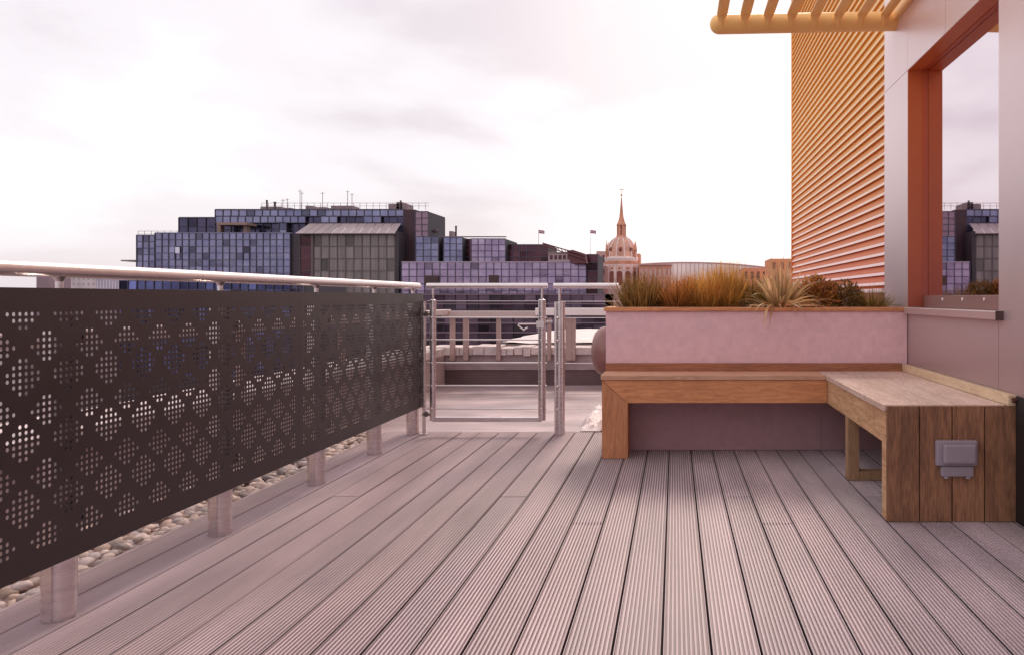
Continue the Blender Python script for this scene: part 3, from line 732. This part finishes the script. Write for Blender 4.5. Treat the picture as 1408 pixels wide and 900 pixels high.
curtain(ob, 430, 543, 322, 440, D-.2, 1.25, 1.95, greyg, .006, .12, .10, mat('bronze_mullion', (.13,.10,.10), .6))
slab(ob, 'frame_column', 543.3, 548.5, 318, 440, D-.5, 8, mat('column_dark', (.05,.035,.045), .6))
slab(ob, 'frame_column', 427.5, 430.3, 322, 440, D-.5, 1, mat('column_brown', (.14,.10,.10), .6))
# sloping glazed roof of the grey bay
mb = MB(); n = 11
for i in range(n):
    xa = 411+ (547-411)*i/n; xb = 411+(547-411)*(i+1)/n - .5
    ta, tb = 415+(544-415)*i/n, 415+(544-415)*(i+1)/n - .5
    mb.add([(wx(xa,D),D-1.2,wz(322,D)),(wx(xb,D),D-1.2,wz(322,D)),(wx(tb,D),D+2.5,wz(307.5,D+2.5)),(wx(ta,D),D+2.5,wz(307.5,D+2.5))], [(0,1,2,3)], random.uniform(.85,1.15))
mb.build('glazed_roof', mat('rose_grey_glazing', (.36,.27,.28), .4, .2, .1, 1, tint=True), ob)
mb = MB(); 
mb.box(wx(411,D), wx(547,D), D-1.0, D+3, wz(323,D), wz(321.6,D)); mb.build('eaves', mat('eaves_grey', (.2,.15,.15), .7), ob)
U = D+4
curtain(ob, 296, 555, 288.5, 297.5, U, 1.25, 1.05, blue)
curtain(ob, 296, 420, 297.6, 306.5, U, 1.25, 1.05, blue); curtain(ob, 420, 441, 297.6, 306.5, U+.5, 1.25, 1.05, blued)
curtain(ob, 441, 464, 297.6, 306.5, U, 1.25, 1.05, blue); curtain(ob, 464, 500, 297.6, 306.5, U+.5, 1.25, 1.05, blued)
curtain(ob, 500, 524, 297.6, 306.5, U, 1.25, 1.05, blue); curtain(ob, 524, 546, 297.6, 306.5, U+.5, 1.25, 1.05, blued)
curtain(ob, 546, 555, 297.6, 372, U, 1.25, 1.05, blued)
curtain(ob, 296, 384, 306.6, 325, U+.8, 1.25, 1.3, blued); curtain(ob, 384, 394, 306.6, 325, U, 1.2, 1.3, blue); curtain(ob, 394, 420, 306.6, 325, U+.8, 1.2, 1.3, blued)
curtain(ob, 246, 296, 299.5, 325, D+6, 1.6, 1.3, blued, mm=mat('near_black_mullion', (.02,.015,.03), .6))
slab(ob, 'parapet_line', 246, 296, 298.6, 300, D+5.8, 1, mull); slab(ob, 'parapet_line', 296, 556, 287.6, 289, U-.2, 1, mull)
slab(ob, 'parapet_line', 213, 399, 319.8, 321, D-.2, 1, mat('blue_coping', (.20,.18,.30), .5))
slab(ob, 'terrace_canopy', 298, 339, 306, 309.5, D+1, 3, tan); slab(ob, 'terrace_column', 298.5, 303.5, 309.5, 322, D+2, 1, tan); slab(ob, 'terrace_column', 334.5, 339.5, 309.5, 322, D+2, 1, tan)
slab(ob, 'stair_tower', 555.3, 571, 288.5, 372, D+3, 8, mat('red_dark_tower', (.06,.025,.035), .5, .2, .2, .4))
curtain(ob, 571, 589, 291, 372, D+2.8, 1.1, 1.05, mat('rose_glass', (.34,.22,.28), .2, .5, 0, .5, col2=(.2,.12,.17), tint=True))
for (a, b, t, m_) in ((571.5, 603, 325.5, blue), (603, 610, 327, blued), (610, 636, 326.5, blue), (636, 648, 329, redg), (648, 695, 328.5, lilac), (695, 754, 336.5, redg)):
    curtain(ob, a, b, t, 362, D+1.5 + (2 if m_ in (blued, redg) else 0), 1.15, 1.05, m_)
slab(ob, 'parapet_line', 571, 695, 325, 326, D+4.5, 1, roofd)
curtain(ob, 552, 806, 360.5, 440, D-2.5, 1.2, 1.1, lilac)
slab(ob, 'parapet_line', 552, 806, 359.6, 361.2, D-2.7, 1, mat('lilac_coping', (.4,.31,.38), .6))
curtain(ob, 806, 822, 350, 440, D-2, 1.3, 1.2, redg)
for (a, b, t, bt) in ((672, 685, 378.5, 391), (583, 603, 379, 392)): slab(ob, 'opening', a, b, t, bt, D-2.75, .2, mat('opening_dark', (.07,.035,.035), .7))
for (a, b, t, bt) in ((241.5, 248, 340, 357), (335, 343, 340, 357)):
    mb = MB(); X0, X1, Z0, Z1 = wx(a,D), wx(b,D), wz(bt,D), wz(t,D)
    mb.box(X0, X1, D-.16, D-.13, (Z0+Z1)/2, Z1, 1, 1 if a < 300 else 0); mb.box(X0-.1, X0, D-.2, D-.125, Z0, Z1); mb.box(X1, X1+.1, D-.2, D-.125, Z0, Z1); mb.box(X0, X1, D-.2, D-.161, Z0-.1, Z0); mb.box(X0, X1, D-.2, D-.161, Z1, Z1+.1)
    mb.build('open_window', [mat('window_frame_dark', (.05,.04,.08), .5), mat('bright_pane', (.62,.6,.72), .2, .5)], ob)
mb = MB(); mb.box(wx(188,D), wx(806,D), D+.6, D+9, -25, wz(440.3,D)); mb.build('base', body, ob)
# roof equipment
rail = MB()
for a, b, y_, dd in ((360, 590, 279.5, D+6), (190, 245, 318, D+3)):
    rail.tube((wx(a,dd), dd, wz(y_,dd)), (wx(b,dd), dd, wz(y_,dd)), .035, n=6)
    rail.tube((wx(a,dd), dd, wz(y_+4,dd)), (wx(b,dd), dd, wz(y_+4,dd)), .03, n=6)
    q = a
    while q <= b: rail.tube((wx(q,dd), dd, wz(y_+9,dd)), (wx(q,dd), dd, wz(y_,dd)), .035, n=6); q += 9
rail.build('roof_railing', roofd, ob)
for px, t in ((412.5, 261), (415, 264), (443.5, 264), (478, 262), (484, 266), (389, 274), (395, 273)):
    mb = MB(); dd = D+9; mb.tube((wx(px,dd), dd, wz(289,dd)), (wx(px,dd), dd, wz(t,dd)), .045, n=6)
    mb.tube((wx(px-3,dd), dd, wz(t+2,dd)), (wx(px+3,dd), dd, wz(t+2,dd)), .03, n=6); mb.build('aerial', roofd, ob)
for a, b, t in ((358, 386, 284.5), (455, 484, 283), (420, 428, 283), (438, 448, 285), (534, 560, 280.5), (545, 553, 278), (386, 400, 286)):
    slab(ob, 'plant_room', a, b, t, 290, D+8, 3, roofd)
for px, w_, t in ((367, 1.2, 275.5), (378, 1.6, 278), (551, 1, 276), (591, 2, 309), (627, 1.2, 311)):
    mb = MB(); dd = D+8 if px < 570 else D+5; mb.lathe((wx(px,dd), dd, wz(330 if px > 570 else 287,dd)), [(w_*.115, 0), (w_*.115, wz(t+1,dd)-wz(330 if px > 570 else 287,dd)), (w_*.16, wz(t+1,dd)-wz(330 if px > 570 else 287,dd)), (w_*.16, wz(t,dd)-wz(330 if px > 570 else 287,dd)), (.001, wz(t,dd)-wz(330 if px > 570 else 287,dd))], 10)
    mb.build('flue', mat('dark_flue', (.08,.05,.06), .7), ob)
slab(ob, 'plant_room', 617.5, 622, 318, 327, D+6, 2, roofd); mb = MB(); dd = D+5; mb.ball((wx(599,dd), dd, wz(318,dd)), .5, 14, 8, (1,.3,.7)); mb.build('dish', mat('dish_dark', (.12,.08,.1), .6), ob)
slab(ob, 'side_terrace', 166, 188, 357.5, 359.3, D+1, 4, roofd)

# lower block between the terrace and the offices
D2 = 62
lb = thing('low_office_block', 'low dark glass block seen below the gate handrail', 'building', (wx(700,D2), D2, -25))
dkb = cw_mat('dusky_glass', (.12,.075,.11), (.05,.03,.05))
curtain(lb, 420, 832, 404, 520, D2, .95, .62, dkb, .01, .05, .45, mat('dusky_mullion', (.06,.04,.055), .6))
for y_ in (404, 417, 430, 443, 456): slab(lb, 'floor_band', 420, 832, y_, y_+1.6, D2-.3, .2, mat('band_grey', (.20,.13,.16), .7))
mb = MB(); mb.box(wx(420,D2), wx(832,D2), D2+.2, D2+8, -25, wz(522,D2)); mb.box(wx(420,D2), wx(832,D2), D2+.2, D2+8, wz(522,D2)+.01, wz(404.5,D2)); mb.build('base', body, lb)
D3 = 70
lb2 = thing('glass_block', 'blue glass block just under the left handrail', 'building', (wx(280,D3), D3, -25))
curtain(lb2, 165, 400, 386, 520, D3, .8, .8, cw_mat('deep_blue_glass', (.12,.13,.30), (.04,.045,.12)), .02, .05, .5)
curtain(lb2, 400, 418, 384, 520, D3, .8, .8, blued)

mb = MB(); mb.box(wx(165,D3), wx(418,D3), D3+.4, D3+8.8, -25, wz(520.3,D3)); mb.build('base', body, lb2)

# flags and boom
for px, lab in ((740.5, 'white flagpole with small red flag left of the crane boom'), (811.5, 'white flagpole with small red flag nearest the dome')):
    dd = D+10; fp = thing('flagpole', lab, 'flagpole', (wx(px,dd), dd, 5), 'flagpoles on the office roof')
    mb = MB(); mb.tube((wx(px,dd), dd, 5), (wx(px,dd), dd, wz(316,dd)), .06, .04, n=8); mb.build('pole', mat('white_pole', (.7,.6,.62), .5), fp)
    mb = MB(); n = 8; X0 = wx(px,dd); W = .95; H = .55; Zt = wz(316.5,dd); vs = []
    for i in range(n+1):
        X = X0+.05+W*i/n; Yv = dd+.12*math.sin(i*1.1)
        for j in range(4): vs.append((X, Yv, Zt-H*j/3-.12*i/n))
    for i in range(n):
        for j in range(3): mb.add([vs[i*4+j], vs[(i+1)*4+j], vs[(i+1)*4+j+1], vs[i*4+j+1]], [(0,1,2,3)], 1, 1 if j == 1 else 0)
    mb.build('flag', [mat('flag_red', (.42,.08,.12), .7), mat('flag_pale', (.6,.5,.6), .7)], fp)
dd = D-6; cr_ = thing('crane', 'dark red crane boom resting low over the office roofs', 'crane', (wx(790,dd), dd, 5))
mb = MB()
for o_ in (0, 3.2): mb.tube((wx(746,dd), dd, wz(334.5+o_,dd)), (wx(806,dd), dd, wz(352+o_*1.6,dd)), .10, n=6)
for i in range(12):
    t = i/12; a_ = Vector((wx(746+60*t,dd), dd, wz(334.5+17.5*t,dd))); b_ = Vector((wx(746+60*(t+.06),dd), dd, wz(337.7+20*(t+.06),dd))); mb.tube(a_, b_, .05, n=5)
mb.build('boom', mat('crane_red', (.16,.05,.06), .6), cr_)
mb = MB(); mb.prism([(wx(779,dd), wz(345,dd)), (wx(787,dd), wz(343.5,dd)), (wx(804,dd), wz(349,dd)), (wx(806,dd), wz(362,dd)), (wx(784,dd), wz(362,dd))], 'y', dd+.2, dd+2.6); mb.build('cab', mat('crane_dark', (.13,.035,.045), .6), cr_)
slabp = thing('rooftop_hut', 'pale rooftop hut under the crane boom', 'hut', (wx(768,D), D, 3))
slab(slabp, 'wall', 754, 786, 348, 361, D+1, 4, mat('hut_pale', (.5,.36,.38), .7, 0, .1, 1)); slab(slabp, 'roof', 753, 787, 346.8, 348.2, D+.8, 4.4, tan)
for a in (756, 762, 768, 774, 780): slab(slabp, 'window', a, a+4, 351, 357, D+.95, .04, redg)

# domed tower
D4 = 150; tx = wx(854.5, D4); q = D4/F
st_p = mat('pale_rose_stone', (.80,.58,.54), .8, 0, .15, .6, (1,1,1), .3, 3); st_d = mat('weathered_orange_stone', (.66,.29,.19), .8, 0, .28, 1.0, (1,1,.6), .4, 3)
st_x = mat('opening_red_dark', (.26,.08,.06), .8)
tw = thing('domed_tower', 'ornate stone tower with ribbed dome lantern and tall spire', 'tower', (tx, D4, -25))
def prof(pts): return [(r*q, wz(y, D4)) for r, y in pts]
mb = MB(); mb.lathe((tx, D4, 0), prof([(.01,272),(.9,273),(1.3,280),(2.4,292),(3.2,299),(5.2,306),(6.8,308.5)]), 8, smooth=False); mb.build('spire', st_d, tw)
mb = MB(); mb.tube((tx, D4, wz(273,D4)), (tx, D4, wz(259,D4)), .07, .04, n=6); mb.ball((tx, D4, wz(268.5,D4)), .22, 10, 8); mb.tube((tx-.5, D4, wz(261,D4)), (tx+.6, D4, wz(261,D4)), .06, n=6); mb.build('weather_vane', mat('gilded', (.75,.45,.25), .5, .3), tw)
mb = MB(); mb.lathe((tx, D4, 0), prof([(6.8,308.5),(7.2,309),(7.2,310.5),(6,311)]), 8, smooth=False); mb.lathe((tx, D4, 0), prof([(3.0,311),(3.0,325)]), 8, smooth=False); mb.lathe((tx, D4, 0), prof([(6,323.5),(7.4,324.5),(7.6,327)]), 8, smooth=False)
for k_ in range(8):
    a = 2*math.pi*(k_+.5)/8; mb.tube((tx+5.6*q*math.cos(a), D4+5.6*q*math.sin(a), wz(325,D4)), (tx+5.6*q*math.cos(a), D4+5.6*q*math.sin(a), wz(310.5,D4)), .17, n=8)
mb.build('lantern', st_d, tw)
dp = [(7,327),(11,329.5),(14.5,333),(17.5,338),(19.5,344),(20.5,350),(21,354)]
mb = MB(); mb.lathe((tx, D4, 0), prof(dp), 32); dome = mb.build('dome', mat('coppery_dome', (.66,.34,.25), .6, 0, .35, .9, (1,1,.5)), tw)
mb = MB()
for k_ in range(12):
    a = 2*math.pi*(k_+.5)/12
    pts = [(tx+(r+.3)*q*math.cos(a), D4+(r+.3)*q*math.sin(a), wz(y, D4)) for r, y in dp]
    for u_, v_ in zip(pts[:-1], pts[1:]): mb.tube(u_, v_, .16, n=6)
mb.build('rib', st_p, dome)
for k_ in range(8):
    a = 2*math.pi*k_/8 - math.pi/2; mb = MB(); c = (tx+18.5*q*math.cos(a), D4+18.5*q*math.sin(a))
    mb.ball((c[0], c[1], wz(344.5,D4)), .42, 10, 8, (1,1,1.3)); mb.build('oculus', st_x, dome)
for sx_ in (-1, 1):
    for sy_ in (-1, 1):
        mb = MB(); c = (tx+sx_*19.2*q, D4+sy_*12*q, 0); mb.lathe(c, prof([(1.5,356),(1.5,345),(2,344.5),(1.4,342),(1.4,339),(.8,337),(.15,331)]), 8); mb.build('pinnacle', st_d, tw)
mb = MB(); mb.lathe((tx, D4, 0), prof([(21,354),(23,354.5),(23.4,356),(22.6,357.5),(22.2,359.5)]), 32); mb.build('cornice', mat('cornice_white', (.88,.70,.66), .7), tw)
mb = MB(); mb.lathe((tx, D4, 0), prof([(22.2,359.5),(22.6,361),(21.8,364)]), 32); mb.build('frieze', st_d, tw)
mb = MB(); mb.lathe((tx, D4, 0), prof([(21.8,364),(21.6,394)]), 32); mb.lathe((tx, D4, 0), prof([(21.6,394),(23.4,395),(23.4,398),(22.6,399),(22.6,450),(23,600)]), 32); mb.build('drum', st_p, tw)
for k_ in range(12):
    a = 2*math.pi*k_/12 - math.pi/2 - .05; r = 21.72*q; mb = MB(); hw = 3.7*q/r/1.0
    ring = []
    zt_, zb_ = wz(377, D4), wz(392.5, D4)
    for s in range(9):
        th_ = math.pi*s/8; ring.append((a + hw*math.cos(th_), zt_ + 3.7*q*math.sin(th_)))
    ring += [(a-hw, zb_), (a+hw, zb_)]
    vs = [(tx+(r+.05)*math.cos(u_), D4+(r+.05)*math.sin(u_), v_) for u_, v_ in ring] + [(tx+(r-.1)*math.cos(u_), D4+(r-.1)*math.sin(u_), v_) for u_, v_ in ring]
    mb.add(vs, [tuple(range(11))] + [(i, (i+1) % 11, (i+1) % 11+11, i+11) for i in range(11)]); mb.build('arched_opening', st_x, tw)
    a2 = a + math.pi/12; mb = MB()
    mb.tube((tx+(r+.12)*math.cos(a2), D4+(r+.12)*math.sin(a2), wz(394,D4)), (tx+(r+.12)*math.cos(a2), D4+(r+.12)*math.sin(a2), wz(364.5,D4)), .28, n=8); mb.build('column', st_p, tw)
    mb = MB(); mb.ball((tx+(r+.02)*math.cos(a), D4+(r+.02)*math.sin(a), wz(369,D4)), .30, 8, 6); mb.build('roundel', st_d, tw)

def block(name, x0, x1, y0, y1, D_, dep, m, label, cat='building', rows=0, cols=0, wm=None, roof=None):
    t = thing(name, label, cat, (wx((x0+x1)/2, D_), D_, -25))
    slab(t, 'wall', x0, x1, y0, y1, D_, dep, m)
    mb = MB(); mb.box(wx(x0,D_)+.02, wx(x1,D_)-.02, D_+.02, D_+dep-.02, -25, wz(y1,D_)); mb.build('base', m, t)
    if roof: slab(t, 'roof', x0-.6, x1+.6, y0-1.6, y0-.05, D_-.3, dep+.6, roof)
    for i in range(cols):
        for j in range(rows):
            cw_, ch_ = (x1-x0)/cols, (min(y1, 430)-y0)/rows
            slab(t, 'window', x0+cw_*(i+.28), x0+cw_*(i+.72), y0+ch_*(j+.25), y0+ch_*(j+.75), D_-.06, .04, wm)
    return t
oro = mat('orange_brown_wall', (.72,.30,.18), .8, 0, .15, .5); orp = mat('pink_stone_wall', (.62,.38,.36), .8, 0, .15, .5)
wnd = mat('far_window_dark', (.14,.06,.07), .3)
block('stone_building', 820, 833, 345.5, 430, 165, 8, orp, 'pink stone block directly left of the domed tower', rows=4, cols=2, wm=wnd)
block('stone_building', 823, 834, 366, 430, 140, 4, mat('rose_stone_dark', (.40,.20,.19), .8, 0, .2, .5), 'narrow dark rose block touching the left foot of the domed tower', rows=4, cols=1, wm=wnd)
block('stone_building', 872, 880, 349, 430, 172, 6, oro, 'narrow orange chimney block behind the right of the dome')
block('brick_building', 879, 923, 364.5, 430, 145, 10, mat('brown_orange_brick', (.62,.29,.20), .8, 0, .25, .8), 'flat roofed orange brown building right of the domed tower', rows=3, cols=7, wm=mat('far_window_pale', (.62,.42,.38), .4), roof=orp)
t = thing('glass_hall', 'pale glazed hall with low arched roof behind the planter grasses', 'building', (wx(970,190), 190, -25))
mb = MB(); D5 = 190; n = 34; arc = [(860+ (1062-860)*i/n, 361 + 8*((i/n-.42)/.58)**2) for i in range(n+1)]
for (xa, ya), (xb, yb) in zip(arc[:-1], arc[1:]):
    mb.add([(wx(xa,D5),D5,wz(430,D5)),(wx(xb,D5),D5,wz(430,D5)),(wx(xb,D5),D5,wz(yb,D5)),(wx(xa,D5),D5,wz(ya,D5)),
            (wx(xa,D5),D5+30,wz(430,D5)),(wx(xb,D5),D5+30,wz(430,D5)),(wx(xb,D5),D5+30,wz(yb,D5)),(wx(xa,D5),D5+30,wz(ya,D5))], [(0,1,2,3),(3,2,6,7),(4,5,6,7)], random.uniform(.93,1.05))
mb.build('glazing', mat('white_hall_glazing', (.98,.86,.84), .35, .1, .05, .2, tint=True), t)
mb = MB()
for i, (xa, ya) in enumerate(arc):
    mb.box(wx(xa,D5)-.07, wx(xa,D5)+.07, D5-.25, D5-.01, wz(430,D5), wz(ya,D5))
mb.build('ribs', mat('hall_rib', (.60,.40,.38), .6), t)
mb = MB()
for (xa, ya), (xb, yb) in zip(arc[:-1], arc[1:]): mb.tube((wx(xa,D5),D5-.1,wz(ya,D5)), (wx(xb,D5),D5-.1,wz(yb,D5)), .16, n=6)
mb.build('roof_edge', mat('hall_edge', (.55,.33,.30), .6), t)
mb = MB(); mb.box(wx(860,D5), wx(1062,D5), D5+.02, D5+29.9, -25, wz(430.2,D5)); mb.build('base', orp, t)
block('brick_building', 1022, 1055, 368.5, 430, 110, 6, oro, 'low orange brown block behind the spiky plant', rows=3, cols=4, wm=wnd)
block('brick_building', 1059, 1092, 356, 430, 100, 6, mat('burnt_orange_wall', (.78,.31,.14), .8, 0, .12, .5), 'taller burnt orange block touching the left edge of the louvres', rows=4, cols=3, wm=mat('win_orange', (.38,.13,.07), .5))
block('concrete_building', 50, 66, 377, 430, 210, 8, mat('mauve_wall', (.28,.19,.22), .8, 0, .1, .5), 'small mauve block left of the first rail pin')
block('concrete_building', 70, 132, 380, 430, 230, 8, mat('pale_far_wall', (.60,.52,.54), .8, 0, .2, .3), 'long pale banded building below the left handrail', rows=7, cols=9, wm=mat('pale_far_window', (.42,.35,.38), .5))
block('concrete_building', 75, 102, 378, 430, 238, 8, mat('pale_far_wall2', (.55,.46,.49), .8, 0, .2, .3), 'pale building rising just right of the first rail pin', rows=5, cols=4, wm=mat('pale_far_window', (.42,.35,.38), .5))
block('concrete_building', 132, 165, 380, 430, 200, 8, mat('lilac_far_wall', (.42,.36,.45), .6, 0, .2, .3), 'lilac striped tower block left of the blue glass', rows=2, cols=8, wm=mat('lilac_far_window', (.62,.56,.62), .5))
# a lower roofscape stretching away on the left
for i in range(26):
    px = random.uniform(-700, 820); DD = random.uniform(90, 380); w_ = random.uniform(30, 90)*120/DD
    top = 409 + F*random.uniform(2.5, 9)/DD
    c_ = random.choice([(.42,.32,.33),(.30,.22,.24),(.55,.46,.47),(.24,.17,.2)])
    t = thing('town_house', 'distant low rooftop glimpsed beyond the perforated screen', 'building', (wx(px,DD), DD, -25), 'low roofs beyond the screens')
    mb = MB(); X0 = wx(px,DD); X1 = X0 + w_*DD/F*2; Zt = wz(top,DD)
    mb.box(X0, X1, DD, DD+14, -25, Zt); mb.build('wall', mat('house_wall_%d' % int(c_[0]*100), c_, .8, 0, .25, .3), t)
    mb = MB(); mb.prism([(X0-.3, Zt+.01), (X1+.3, Zt+.01), ((X0+X1)/2, Zt+1.3)], 'y', DD-.3, DD+14.3); mb.build('roof', mat('slate_roof', (.17,.12,.14), .7, 0, .25, .5), t)
